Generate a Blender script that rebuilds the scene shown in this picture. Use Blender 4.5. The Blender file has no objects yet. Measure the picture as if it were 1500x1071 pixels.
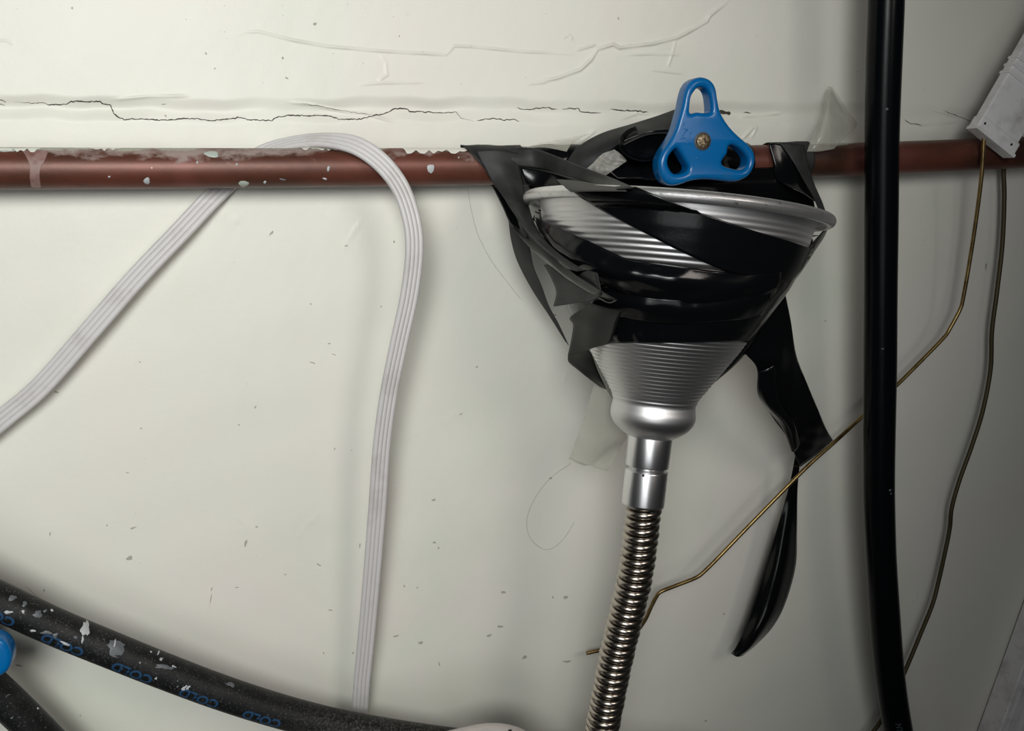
import bpy, bmesh, math, random
import numpy as np
from mathutils import Vector, Matrix

random.seed(7)
RNG = np.random.default_rng(11)
scene = bpy.context.scene
COL = scene.collection

# ------------------------------------------------------------------ camera
W_, H_ = 1500.0, 1071.0
F = 1300.0                      # focal length in pixels of the 1500 wide frame
YAW, PITCH, D = math.radians(15), math.radians(12), 0.58
vh = np.array([math.sin(YAW), math.cos(YAW), 0.0])
RT = np.array([math.cos(YAW), -math.sin(YAW), 0.0])
VW = vh * math.cos(PITCH) + np.array([0, 0, -1.0]) * math.sin(PITCH)
UP = np.cross(RT, VW)
CAM = np.array([0, 0, 0.0]) - VW * D           # the view axis meets the wall plane (y = 0) at the origin
cam_d = bpy.data.cameras.new('camera')
cam_d.sensor_fit = 'HORIZONTAL'; cam_d.sensor_width = 36.0
cam_d.lens = 36.0 * F / W_
cam_d.clip_start = 0.01
cam = bpy.data.objects.new('camera', cam_d)
COL.objects.link(cam)
cam.matrix_world = Matrix(((RT[0], UP[0], -VW[0], CAM[0]), (RT[1], UP[1], -VW[1], CAM[1]),
                           (RT[2], UP[2], -VW[2], CAM[2]), (0, 0, 0, 1)))
scene.camera = cam

# ------------------------------------------------------------------ world, lamps, exposure
world = bpy.data.worlds.new('world'); scene.world = world
world.use_nodes = True
bg = world.node_tree.nodes['Background']
bg.inputs[0].default_value = (0.93, 0.97, 1.0, 1); bg.inputs[1].default_value = 0.012

def lamp(name, loc, target, radius, power, col, cone, blend=1.0):
    l = bpy.data.lights.new(name, 'SPOT'); l.energy = power; l.color = col
    l.shadow_soft_size = radius; l.spot_size = math.radians(cone); l.spot_blend = blend
    o = bpy.data.objects.new(name, l); COL.objects.link(o)
    o.location = loc
    o.rotation_euler = (Vector(target) - Vector(loc)).to_track_quat('-Z', 'Y').to_euler()
    return o
lamp('room_lamp', (-0.34, -1.0, 0.36), (-0.36, 0, 0.23), 0.20, 32.0, (0.98, 1.0, 0.97), 84, 0.82)
lamp('warm_lamp', (0.30, -0.95, 0.42), (-0.26, 0, 0.04), 0.16, 10.0, (1.0, 0.91, 0.84), 64)
# fill light added behind the camera so the metal has something bright to reflect
dl = bpy.data.lights.new('front_fill', 'AREA'); dl.shape = 'RECTANGLE'; dl.size, dl.size_y = 0.9, 1.3
dl.energy = 2.1; dl.spread = math.radians(105); dl.color = (0.97, 0.99, 1.0)
dlo = bpy.data.objects.new('front_fill', dl); COL.objects.link(dlo); dlo.location = (-0.60, -1.6, 0.12)
dlo.rotation_euler = (Vector((-0.42, 0, 0.14)) - Vector(dlo.location)).to_track_quat('-Z', 'Y').to_euler()
vs = scene.view_settings
vs.view_transform = 'Standard'; vs.look = 'None'; vs.exposure = -0.08; vs.gamma = 1.0
vs.use_curve_mapping = False

# ------------------------------------------------------------------ pixel helpers (photo pixel + distance from the wall -> room point)
def ray(px, py):
    px = np.asarray(px, float); py = np.asarray(py, float)
    return VW + ((px - W_ / 2) / F)[..., None] * RT - ((py - H_ / 2) / F)[..., None] * UP
def P(px, py, off=0.0):
    d = ray(px, py)
    t = (-np.asarray(off, float) - CAM[1]) / d[..., 1]
    return CAM + d * t[..., None]
def proj(p):
    q = np.asarray(p) - CAM
    dz = q @ VW
    return W_ / 2 + F * (q @ RT) / dz, H_ / 2 - F * (q @ UP) / dz
def mmpx(px, py, off):          # metres per pixel at that point
    return float((P(px, py, off) - CAM) @ VW) / F

def catmull(pts, n):
    p = np.asarray(pts, float)
    if len(p) == 2:
        t = np.linspace(0, 1, n)[:, None]
        return p[0] * (1 - t) + p[1] * t
    q = np.vstack([2 * p[0] - p[1], p, 2 * p[-1] - p[-2]])
    m = len(p) - 1
    u = np.linspace(0, m, n); i = np.minimum(u.astype(int), m - 1); f = (u - i)[:, None]
    a, b, c, d = q[i], q[i + 1], q[i + 2], q[i + 3]
    return 0.5 * (2 * b + (c - a) * f + (2 * a - 5 * b + 4 * c - d) * f ** 2 + (3 * b - a - 3 * c + d) * f ** 3)
def arc_resample(p, n):
    p = np.asarray(p, float)
    s = np.concatenate([[0], np.cumsum(np.linalg.norm(np.diff(p, axis=0), axis=1))])
    u = np.linspace(0, s[-1], n)
    return np.stack([np.interp(u, s, p[:, k]) for k in range(p.shape[1])], 1)
def run_on(w, e0, e1):
    """carry a path straight on at its ends, metres, bending back parallel to the wall"""
    def step(a, b, e):
        d = a - b; d = d / np.linalg.norm(d); d[1] = 0
        return [a + d * e * k / 4 for k in (1, 2, 3, 4)]
    out = list(w)
    if e0: out = step(w[0], w[4], e0)[::-1] + out
    if e1: out = out + step(w[-1], w[-5], e1)
    return np.array(out)
def path(pts, n, e0=0.0, e1=0.0):
    """smooth path through (px, py, off) points, in room space"""
    a = np.asarray(pts, float)
    w = P(a[:, 0], a[:, 1], a[:, 2])
    return arc_resample(run_on(catmull(w, n * 4), e0, e1), n)

# ------------------------------------------------------------------ materials
def mat(name, col, rough=0.5, metal=0.0, spec=0.5, bump=None, var=None, coat=0.0, aniso=0.0):
    """procedural principled material; bump=(scale, strength, distance); var=(scale, colour2, lo, hi)"""
    m = bpy.data.materials.new(name); m.use_nodes = True
    nt = m.node_tree; b = nt.nodes['Principled BSDF']
    b.inputs['Base Color'].default_value = (*col, 1); b.inputs['Roughness'].default_value = rough
    b.inputs['Metallic'].default_value = metal; b.inputs['Specular IOR Level'].default_value = spec
    b.inputs['Coat Weight'].default_value = coat
    b.inputs['Anisotropic'].default_value = aniso
    tc = nt.nodes.new('ShaderNodeTexCoord')
    if var:
        vs_ = var if isinstance(var, list) else [var]
        prev = None
        for (sc, c2, lo, hi) in vs_:
            n = nt.nodes.new('ShaderNodeTexNoise'); n.inputs['Scale'].default_value = sc
            n.inputs['Detail'].default_value = 6; n.inputs['Roughness'].default_value = 0.62
            nt.links.new(tc.outputs['Object'], n.inputs['Vector'])
            r = nt.nodes.new('ShaderNodeMapRange'); r.inputs['From Min'].default_value = lo
            r.inputs['From Max'].default_value = hi
            nt.links.new(n.outputs['Fac'], r.inputs['Value'])
            mx = nt.nodes.new('ShaderNodeMix'); mx.data_type = 'RGBA'
            if prev is None: mx.inputs['A'].default_value = (*col, 1)
            else: nt.links.new(prev, mx.inputs['A'])
            mx.inputs['B'].default_value = (*c2, 1)
            nt.links.new(r.outputs['Result'], mx.inputs['Factor'])
            prev = mx.outputs['Result']
        nt.links.new(prev, b.inputs['Base Color'])
    if bump:
        n = nt.nodes.new('ShaderNodeTexNoise'); n.inputs['Scale'].default_value = bump[0]
        n.inputs['Detail'].default_value = 5
        nt.links.new(tc.outputs['Object'], n.inputs['Vector'])
        bp = nt.nodes.new('ShaderNodeBump'); bp.inputs['Strength'].default_value = bump[1]
        bp.inputs['Distance'].default_value = bump[2]
        nt.links.new(n.outputs['Fac'], bp.inputs['Height'])
        nt.links.new(bp.outputs['Normal'], b.inputs['Normal'])
    return m
def srgb(r, g, b):
    f = lambda c: (c / 255 / 12.92) if c / 255 <= 0.04045 else ((c / 255 + 0.055) / 1.055) ** 2.4
    return (f(r), f(g), f(b))

M = {}
M['wall'] = mat('painted_plaster', srgb(222, 221, 211), 0.44, spec=0.4, bump=(260, 0.2, 0.0006),
                var=[(5, srgb(224, 217, 211), 0.45, 0.75), (7, srgb(214, 219, 205), 0.5, 0.75), (900, srgb(196, 194, 184), 0.70, 0.80)])
M['crack'] = mat('crack_shadow', srgb(62, 54, 46), 0.9)
M['speck'] = mat('dirt_speck', srgb(170, 165, 154), 0.8)
M['tape'] = mat('black_tape', srgb(10, 11, 13), 0.19, spec=0.36, bump=(420, 0.10, 0.0004))
M['tape_matte'] = mat('tape_grey', srgb(36, 37, 37), 0.55, spec=0.3, bump=(500, 0.15, 0.0004), var=(60, srgb(54, 55, 54), 0.4, 0.7))  # greyer copy of the black tape: the top strip's lit tone put into colour
M['tape_grey'] = mat('tape_dusty_side', srgb(58, 58, 56), 0.6, spec=0.4, bump=(500, 0.1, 0.0003))
M['alu'] = mat('brushed_aluminium', srgb(226, 225, 225), 0.42, metal=1.0, bump=(700, 0.05, 0.0002), aniso=0.5)
M['tape_dull'] = mat('dull_tape', srgb(13, 14, 14), 0.42, spec=0.16, bump=(420, 0.1, 0.0004))
M['alu_rim'] = mat('worn_rim', srgb(215, 215, 215), 0.38, metal=0.9, bump=(300, 0.25, 0.0005), var=(240, srgb(150, 148, 146), 0.58, 0.70))
M['chrome'] = mat('polished_collar', srgb(232, 232, 233), 0.30, metal=1.0)
M['steel'] = mat('steel_coil', srgb(188, 180, 170), 0.24, metal=1.0, var=(120, srgb(110, 90, 70), 0.62, 0.72))
M['steel_core'] = mat('dark_hose_core', srgb(60, 54, 48), 0.5, metal=0.8)
M['blue'] = mat('blue_plastic', srgb(0, 97, 160), 0.26, spec=0.5, bump=(200, 0.08, 0.0004), var=(130, srgb(30, 96, 145), 0.60, 0.78))
M['brass_worn'] = mat('worn_screw', srgb(150, 135, 110), 0.45, metal=0.8, bump=(900, 0.6, 0.0006), var=(500, srgb(70, 60, 48), 0.45, 0.6))
M['cable_white'] = mat('white_pvc', srgb(202, 199, 199), 0.42, spec=0.45, var=(35, srgb(180, 175, 172), 0.5, 0.75), bump=(300, 0.06, 0.0003))
M['cable_black'] = mat('black_rubber', srgb(8, 10, 13), 0.26, spec=0.14, bump=(60, 0.10, 0.001))
M['hose_black'] = mat('black_epdm', srgb(17, 18, 19), 0.5, spec=0.28, bump=(700, 0.25, 0.0004),
                      var=[(90, srgb(36, 36, 35), 0.48, 0.75), (900, srgb(96, 96, 94), 0.58, 0.72)])
M['brass'] = mat('brass_wire', srgb(150, 128, 84), 0.34, metal=0.9, var=(60, srgb(96, 78, 52), 0.45, 0.65))
M['wire_dark'] = mat('tarnished_wire', srgb(74, 66, 46), 0.5, metal=0.6)
M['trunk'] = mat('white_trunking', srgb(232, 230, 231), 0.45, var=[(50, srgb(186, 182, 182), 0.5, 0.75), (260, srgb(120, 118, 120), 0.70, 0.78)])
M['ink'] = mat('blue_print', srgb(30, 66, 100), 0.5)
M['ink_grey'] = mat('grey_print', srgb(52, 62, 64), 0.5)
M['splash'] = mat('dried_paint', srgb(176, 180, 182), 0.5)
M['splash_thin'] = mat('thin_dried_paint', srgb(92, 96, 100), 0.45)
M['drip'] = mat('thin_paint_drip', srgb(138, 112, 106), 0.55, var=(160, srgb(112, 76, 68), 0.45, 0.65))
M['mint'] = mat('mint_paint', srgb(172, 180, 172), 0.5)
M['hair'] = mat('grey_thread', srgb(150, 143, 130), 0.6)
M['bottom_white'] = mat('white_plastic', srgb(214, 206, 203), 0.4, var=(70, srgb(190, 180, 178), 0.5, 0.7))

def copper():
    m = mat('aged_copper', srgb(112, 60, 50), 0.36, metal=0.3, spec=0.5, bump=(300, 0.15, 0.0004))
    nt = m.node_tree; b = nt.nodes['Principled BSDF']
    tc = nt.nodes.new('ShaderNodeTexCoord')
    def noise(scale, detail=6, stretch=(1, 1, 1)):
        mp = nt.nodes.new('ShaderNodeMapping'); mp.inputs['Scale'].default_value = stretch
        nt.links.new(tc.outputs['Object'], mp.inputs['Vector'])
        n = nt.nodes.new('ShaderNodeTexNoise'); n.inputs['Scale'].default_value = scale
        n.inputs['Detail'].default_value = detail; n.inputs['Roughness'].default_value = 0.65
        nt.links.new(mp.outputs['Vector'], n.inputs['Vector']); return n.outputs['Fac']
    def rng(v, lo, hi, a=0, c=1):
        r = nt.nodes.new('ShaderNodeMapRange'); r.inputs['From Min'].default_value = lo; r.inputs['From Max'].default_value = hi
        r.inputs['To Min'].default_value = a; r.inputs['To Max'].default_value = c
        nt.links.new(v, r.inputs['Value']); return r.outputs['Result']
    def mix(a, c, f):
        x = nt.nodes.new('ShaderNodeMix'); x.data_type = 'RGBA'
        if isinstance(a, tuple): x.inputs['A'].default_value = (*a, 1)
        else: nt.links.new(a, x.inputs['A'])
        x.inputs['B'].default_value = (*c, 1); nt.links.new(f, x.inputs['Factor']); return x.outputs['Result']
    def math_(op, a, c):
        x = nt.nodes.new('ShaderNodeMath'); x.operation = op
        for i, v in enumerate((a, c)):
            if isinstance(v, (int, float)): x.inputs[i].default_value = v
            else: nt.links.new(v, x.inputs[i])
        return x.outputs[0]
    sep = nt.nodes.new('ShaderNodeSeparateXYZ'); nt.links.new(tc.outputs['Object'], sep.inputs[0])
    c = mix(srgb(106, 60, 48), srgb(76, 48, 36), rng(noise(22, 6, (0.5, 1, 1)), 0.40, 0.62))
    c = mix(c, srgb(130, 76, 70), rng(noise(9, 3), 0.56, 0.74))
    c = mix(c, srgb(52, 40, 38), rng(noise(30, 6, (0.4, 1, 1)), 0.58, 0.72))
    # old wall paint and plaster dust caught along the top of the tube (fades to the right)
    sepn = nt.nodes.new('ShaderNodeSeparateXYZ'); nt.links.new(tc.outputs['Normal'], sepn.inputs[0])
    top = rng(sepn.outputs['Z'], 0.0, 0.9)
    left = rng(sep.outputs['X'], -0.40, 0.05, 0.38, 0.16)
    dust = rng(math_('ADD', math_('MULTIPLY', top, left), noise(75, 8, (0.6, 1, 1))), 0.70, 0.84)
    c = mix(c, srgb(150, 134, 128), dust)
    crust = rng(math_('ADD', math_('MULTIPLY', rng(sepn.outputs['Z'], 0.6, 1.0), left), noise(45, 8, (0.5, 1, 1))), 0.74, 0.78)
    c = mix(c, srgb(170, 170, 154), crust)
    c = mix(c, srgb(222, 220, 214), rng(noise(420, 2), 0.775, 0.79))
    nt.links.new(c, b.inputs['Base Color'])
    nt.links.new(rng(dust, 0, 1, 0.28, 0.0), b.inputs['Metallic'])
    nt.links.new(rng(dust, 0, 1, 0.42, 0.7), b.inputs['Roughness'])
    return m
M['copper'] = copper()

def dusty_end(m):
    nt = m.node_tree; b = nt.nodes['Principled BSDF']; src = b.inputs['Base Color'].links[0].from_socket
    tc = nt.nodes.new('ShaderNodeTexCoord'); sp = nt.nodes.new('ShaderNodeSeparateXYZ'); nt.links.new(tc.outputs['Object'], sp.inputs[0])
    r = nt.nodes.new('ShaderNodeMapRange'); r.inputs['From Min'].default_value = 0.07; r.inputs['From Max'].default_value = 0.13
    nt.links.new(sp.outputs['X'], r.inputs['Value'])
    n = nt.nodes.new('ShaderNodeTexNoise'); n.inputs['Scale'].default_value = 650; n.inputs['Detail'].default_value = 5
    nt.links.new(tc.outputs['Object'], n.inputs['Vector'])
    q = nt.nodes.new('ShaderNodeMapRange'); q.inputs['From Min'].default_value = 0.46; q.inputs['From Max'].default_value = 0.70; q.inputs['To Max'].default_value = 0.5
    nt.links.new(n.outputs['Fac'], q.inputs['Value'])
    mu = nt.nodes.new('ShaderNodeMath'); mu.operation = 'MULTIPLY'; nt.links.new(r.outputs[0], mu.inputs[0]); nt.links.new(q.outputs[0], mu.inputs[1])
    mx = nt.nodes.new('ShaderNodeMix'); mx.data_type = 'RGBA'; mx.inputs['B'].default_value = (*srgb(104, 102, 98), 1)
    nt.links.new(src, mx.inputs['A']); nt.links.new(mu.outputs[0], mx.inputs['Factor']); nt.links.new(mx.outputs['Result'], b.inputs['Base Color'])
    return m
M['hose_dusty'] = dusty_end(M['hose_black'].copy())

def clear_film(name, tint, alpha, rough=0.12):
    m = bpy.data.materials.new(name); m.use_nodes = True
    nt = m.node_tree; b = nt.nodes['Principled BSDF']
    b.inputs['Base Color'].default_value = (*tint, 1); b.inputs['Roughness'].default_value = rough
    b.inputs['Alpha'].default_value = alpha; b.inputs['Specular IOR Level'].default_value = 0.6
    tc = nt.nodes.new('ShaderNodeTexCoord')
    n = nt.nodes.new('ShaderNodeTexNoise'); n.inputs['Scale'].default_value = 90; n.inputs['Detail'].default_value = 4
    nt.links.new(tc.outputs['Object'], n.inputs['Vector'])
    bp = nt.nodes.new('ShaderNodeBump'); bp.inputs['Strength'].default_value = 0.35; bp.inputs['Distance'].default_value = 0.002
    nt.links.new(n.outputs['Fac'], bp.inputs['Height']); nt.links.new(bp.outputs['Normal'], b.inputs['Normal'])
    return m
M['film'] = clear_film('clear_tape', srgb(206, 204, 190), 0.30)
M['film_crinkle'] = clear_film('crinkled_clear_tape', srgb(200, 198, 192), 0.40, 0.06)

# ------------------------------------------------------------------ mesh and object helpers
def tag(o, label=None, cat=None, group=None, kind=None):
    for k, v in (('label', label), ('category', cat), ('group', group), ('kind', kind)):
        if v: o[k] = v
    return o
def thing(name, loc, label, cat, group=None):
    o = bpy.data.objects.new(name, None); COL.objects.link(o)
    o.location = Vector(loc); o.empty_display_size = 0.02
    return tag(o, label, cat, group)
def obj(name, verts, faces, m, parent=None, origin=None, smooth=True, solid=0.0):
    """one mesh object; verts in room space"""
    v = np.asarray(verts, float)
    base = np.array(origin if origin is not None else (0, 0, 0), float)
    if parent is not None:
        q = parent; base = np.zeros(3)
        while q is not None:
            base = base + np.array(q.location); q = q.parent
    me = bpy.data.meshes.new(name)
    me.from_pydata([tuple(p) for p in (v - base)], [], [tuple(int(i) for i in f) for f in faces])
    me.materials.append(M[m] if isinstance(m, str) else m)
    if smooth: me.polygons.foreach_set('use_smooth', [True] * len(me.polygons))
    bm = bmesh.new(); bm.from_mesh(me); bmesh.ops.recalc_face_normals(bm, faces=bm.faces); bm.to_mesh(me); bm.free()
    me.update()
    o = bpy.data.objects.new(name, me); COL.objects.link(o)
    if parent is not None: o.parent = parent
    else: o.location = Vector(base)
    if solid:
        s = o.modifiers.new('thickness', 'SOLIDIFY'); s.thickness = solid; s.offset = 0
    return o
def frames(p):
    p = np.asarray(p, float)
    t = np.gradient(p, axis=0); t /= np.linalg.norm(t, axis=1)[:, None]
    ref = np.array([0, 0, 1.0]) if abs(t[0, 2]) < 0.9 else np.array([1.0, 0, 0])
    n = np.cross(t[0], ref); n /= np.linalg.norm(n)
    N = [n]
    for i in range(1, len(p)):
        n = N[-1] - t[i] * (N[-1] @ t[i]); n /= np.linalg.norm(n); N.append(n)
    N = np.array(N)
    return t, N, np.cross(t, N)
def sweep(p, prof, N, B, scale=None):
    """prof: k x 2 closed outline (along N, along B)"""
    k, n = len(prof), len(p)
    s = np.ones(n) if scale is None else np.broadcast_to(np.asarray(scale, float), (n,))
    v = (p[:, None, :] + s[:, None, None] * (prof[None, :, 0, None] * N[:, None, :] + prof[None, :, 1, None] * B[:, None, :])).reshape(-1, 3)
    f = [(i * k + j, i * k + (j + 1) % k, (i + 1) * k + (j + 1) % k, (i + 1) * k + j) for i in range(n - 1) for j in range(k)]
    f.append(tuple(range(k - 1, -1, -1))); f.append(tuple((n - 1) * k + j for j in range(k)))
    return v, f
def circle(k, r=1.0):
    a = np.linspace(0, 2 * math.pi, k, endpoint=False)
    return np.stack([np.cos(a) * r, np.sin(a) * r], 1)
def tube(p, r, k=20):
    t, N, B = frames(p)
    return sweep(p, circle(k), N, B, r)
def grid_faces(nr, nc, wrap=False):
    f = []
    for i in range(nr - 1):
        for j in range(nc if wrap else nc - 1):
            a, b = i * nc + j, i * nc + (j + 1) % nc
            f.append((a, b, b + nc, a + nc))
    return f
def box_verts(c, ax, ay, az, sx, sy, sz):
    v = [np.asarray(c) + ax * sx * i + ay * sy * j + az * sz * k for i in (-.5, .5) for j in (-.5, .5) for k in (-.5, .5)]
    f = [(0, 1, 3, 2), (4, 6, 7, 5), (0, 4, 5, 1), (2, 3, 7, 6), (0, 2, 6, 4), (1, 5, 7, 3)]
    return v, f
def bevelled(o, w, seg=3):
    b = o.modifiers.new('bevel', 'BEVEL'); b.width = w; b.segments = seg; b.limit_method = 'ANGLE'
    return o
def vnoise(p, freq, seed=0):
    """cheap smooth noise from a few sines"""
    r = np.random.default_rng(seed); s = 0
    for i in range(6):
        k = r.normal(size=3) * freq * (1 + 0.5 * i); s = s + np.sin(p @ k + r.uniform(0, 6.28)) / (1 + 0.5 * i)
    return s / 3.0
def sheet(name, rows, m, parent, nu=26, nv=12, wr=0.0, wf=120.0, solid=0.0004, seed=1, cone=False):
    """a sheet of tape: rows of (px, py, off) across its width, splined both ways, with wrinkles"""
    R = [catmull(np.asarray(r, float), nv) for r in rows]
    G = np.array(R)
    G = np.stack([catmull(G[:, j], nu) for j in range(nv)], 1)          # nu x nv x 3
    fl = G.reshape(-1, 3)
    p = cone_point(fl[:, 0], fl[:, 1], fl[:, 2]) if cone else P(fl[:, 0], fl[:, 1], fl[:, 2])
    if wr:
        d = CAM - p; d /= np.linalg.norm(d, axis=1)[:, None]
        p = p + d * (wr * vnoise(p, wf, seed))[:, None]
    return obj(name, p, grid_faces(nu, nv), m, parent, solid=solid)

# ------------------------------------------------------------------ the wall: painted plaster with a cracked cove above the pipe
def lin(px, a):      # y of a polyline at px
    a = np.asarray(a, float); return np.interp(px, a[:, 0], a[:, 1])
RIDGES = [  # (points, height mm, width mm): ridges and runs of old paint
    ([(343, 54), (358, 48), (378, 47), (430, 60), (480, 69), (560, 76), (652, 81), (664, 68), (690, 69), (760, 76), (846, 80)], 0.55, 0.9),
    ([(1075, -8), (1055, 10), (1037, 24), (1033, 32), (1015, 43), (990, 56), (955, 65), (905, 71), (896, 66), (873, 73), (864, 88), (848, 103), (815, 115), (772, 124)], 1.0, 1.2),
    ([(840, 75), (858, 70), (872, 66)], 0.6, 0.9), ([(822, 57), (832, 52), (838, 60)], 0.5, 0.8),
    ([(912, 81), (950, 80), (995, 81)], 0.5, 0.8), ([(988, 58), (984, 75), (976, 100)], 0.45, 1.0),
    ([(948, 102), (975, 106), (1000, 109)], 0.5, 0.8), ([(522, 125), (560, 122), (622, 121)], 0.4, 1.0),
    ([(556, 80), (564, 92), (566, 110), (552, 121)], 0.4, 1.1), ([(770, 124), (800, 121)], 0.4, 0.9),
    ([(0, 60), (12, 60), (22, 66)], 0.4, 0.8), ([(160, 147), (215, 142), (280, 141)], 0.5, 1.0),
    ([(420, 150), (460, 154), (500, 163), (545, 170), (580, 180)], 0.7, 1.0),
    ([(1080, 172), (1110, 170), (1145, 166)], 0.7, 1.0), ([(1084, 205), (1100, 188), (1106, 187), (1098, 204)], 0.8, 1.2),
    ([(840, 215), (862, 198), (872, 190)], 0.6, 1.2), ([(905, 176), (935, 166), (955, 168)], 0.6, 1.0),
    ([(1320, 177), (1345, 184), (1390, 180), (1410, 178)], 0.5, 0.9), ([(1360, 160), (1395, 170), (1430, 182)], 0.5, 0.8),
    ([(502, 365), (520, 335), (532, 322)], 0.4, 0.8), ([(1330, 883), (1342, 874)], 0.6, 1.2),
    ([(432, 790), (448, 770), (470, 750)], 0.35, 0.7), ([(305, 890), (309, 862)], 0.4, 0.6),
    ([(300, 290), (330, 318), (370, 326)], 0.25, 0.7), ([(824, 560), (828, 548)], 0.5, 1.3), ([(945, 995), (958, 988)], 0.4, 1.0),
    ([(345, 755), (375, 778)], 0.3, 0.8), ([(560, 650), (650, 618), (700, 585)], 0.2, 1.0),
]
def wall_h(x, z, px, py):
    """height of the plaster towards the room, metres"""
    ly = np.interp(px, [-200, 0, 400, 900, 1300, 1430, 1700], [148, 147, 147, 151, 158, 162, 168])
    d = py - ly
    sm = lambda a, b: (lambda q: q * q * (3 - 2 * q))(np.clip((d - a) / (b - a), 0, 1))
    wob = 1 + 0.30 * np.sin(px * 0.013) + 0.25 * np.sin(px * 0.041 + 1)
    d = d + 2.5 * np.sin(px * 0.011 + 0.7) + 1.6 * np.sin(px * 0.037) + 1.0 * np.sin(px * 0.083 + 2)
    h = 0.0022 - 0.0020 * wob * sm(-6, 13) + 0.0018 * wob * sm(12, 34) - 0.0012 * sm(60, 110)
    q = np.stack([x, z, np.zeros_like(x)], -1)
    h = h + 0.00045 * vnoise(q, 22, 3) + 0.00012 * vnoise(q, 90, 4)
    for pts, hh, ww in RIDGES:
        a = np.asarray(pts, float)
        w = P(a[:, 0], a[:, 1], 0.0)[:, [0, 2]]
        lo, hi = w.min(0) - 0.006, w.max(0) + 0.006
        sel = (x > lo[0]) & (x < hi[0]) & (z > lo[1]) & (z < hi[1])
        if not sel.any(): continue
        pp = np.stack([x[sel], z[sel]], 1); best = np.zeros(len(pp))
        L = np.concatenate([[0], np.cumsum(np.linalg.norm(np.diff(w, axis=0), axis=1))])
        for i in range(len(w) - 1):
            ab = w[i + 1] - w[i]; t = np.clip(((pp - w[i]) @ ab) / (ab @ ab), 0, 1)
            dd = np.linalg.norm(pp - (w[i] + t[:, None] * ab), axis=1)
            al = L[i] + t * (L[i + 1] - L[i])
            fade = np.clip(np.minimum(al, L[-1] - al) / (0.16 * L[-1]), 0.05, 1) * (0.75 + 0.25 * np.sin(al * 260 + hh * 9))
            best = np.maximum(best, fade * np.exp(-(dd / (ww * 0.00068)) ** 2))
        h[sel] += hh * 0.0017 * best
    return h
def wall_pt(px, py, lift=0.0):
    px = np.atleast_1d(np.asarray(px, float)); py = np.atleast_1d(np.asarray(py, float))
    p = P(px, py, 0.0)
    p[:, 1] = -(wall_h(p[:, 0], p[:, 2], px, py) + lift)
    return p
def build_wall():
    c = P(np.array([-40, 1540, -40, 1540]), np.array([-30, -30, 1100, 1100]), 0.0)
    x0, x1, z0, z1 = c[:, 0].min(), c[:, 0].max(), c[:, 2].min(), c[:, 2].max()
    zmid = P(750.0, 225.0)[2]
    xs = np.concatenate([[-1.4, -0.9], np.arange(x0, x1, 0.0007), [0.9, 1.4]])
    zs = np.concatenate([[-1.0, -0.7], np.arange(z0, zmid, 0.0022), np.arange(zmid, z1, 0.00048), [0.6, 1.0]])
    X, Z = np.meshgrid(xs, zs)
    pts = np.stack([X.ravel(), np.zeros(X.size), Z.ravel()], 1)
    px, py = proj(pts)
    ok = ((pts - CAM) @ VW) > 0.05
    px = np.where(ok, px, -200); py = np.where(ok, py, 500)
    pts[:, 1] = -wall_h(pts[:, 0], pts[:, 2], px, py)
    nr, nc = X.shape
    me = bpy.data.meshes.new('wall_back')
    idx = (np.arange(nr - 1)[:, None] * nc + np.arange(nc - 1)[None, :]).ravel()
    quads = np.stack([idx, idx + 1, idx + nc + 1, idx + nc], 1).astype(np.int32)
    me.vertices.add(len(pts)); me.vertices.foreach_set('co', pts.ravel())
    me.loops.add(quads.size); me.loops.foreach_set('vertex_index', quads.ravel())
    me.polygons.add(len(quads)); me.polygons.foreach_set('loop_start', np.arange(0, quads.size, 4, dtype=np.int32))
    me.polygons.foreach_set('use_smooth', np.ones(len(quads), bool))
    me.update(calc_edges=True); me.materials.append(M['wall'])
    o = bpy.data.objects.new('wall_back', me); COL.objects.link(o)
    return tag(o, kind='structure', label='cream painted plaster wall with hairline cracks above the copper pipe')
wall = build_wall()

def ribbon(pts, w0, seed, n=None, jit=0.9):
    """a thin tapering irregular gap line on the wall, width in pixels"""
    r = np.random.default_rng(seed)
    a = np.asarray(pts, float)
    L = np.sum(np.linalg.norm(np.diff(a, axis=0), axis=1)); n = n or max(6, int(L / 3.0))
    q = arc_resample(a, n); q[1:-1, 1] += r.uniform(-jit, jit, n - 2)
    t = np.gradient(q, axis=0); t /= np.linalg.norm(t, axis=1)[:, None]; nn = np.stack([-t[:, 1], t[:, 0]], 1)
    u = np.linspace(0, 1, n)
    w = w0 * (0.45 + 0.55 * r.random(n)) * np.clip(np.minimum(u, 1 - u) * 12, 0.12, 1)
    A, Bq = q + nn * w[:, None] / 2, q - nn * w[:, None] / 2
    pa, pb = wall_pt(A[:, 0], A[:, 1], 0.00025), wall_pt(Bq[:, 0], Bq[:, 1], 0.00025)
    v = np.stack([pa, pb], 1).reshape(-1, 3)
    return v, [(2 * i, 2 * i + 1, 2 * i + 3, 2 * i + 2) for i in range(n - 1)]
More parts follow.
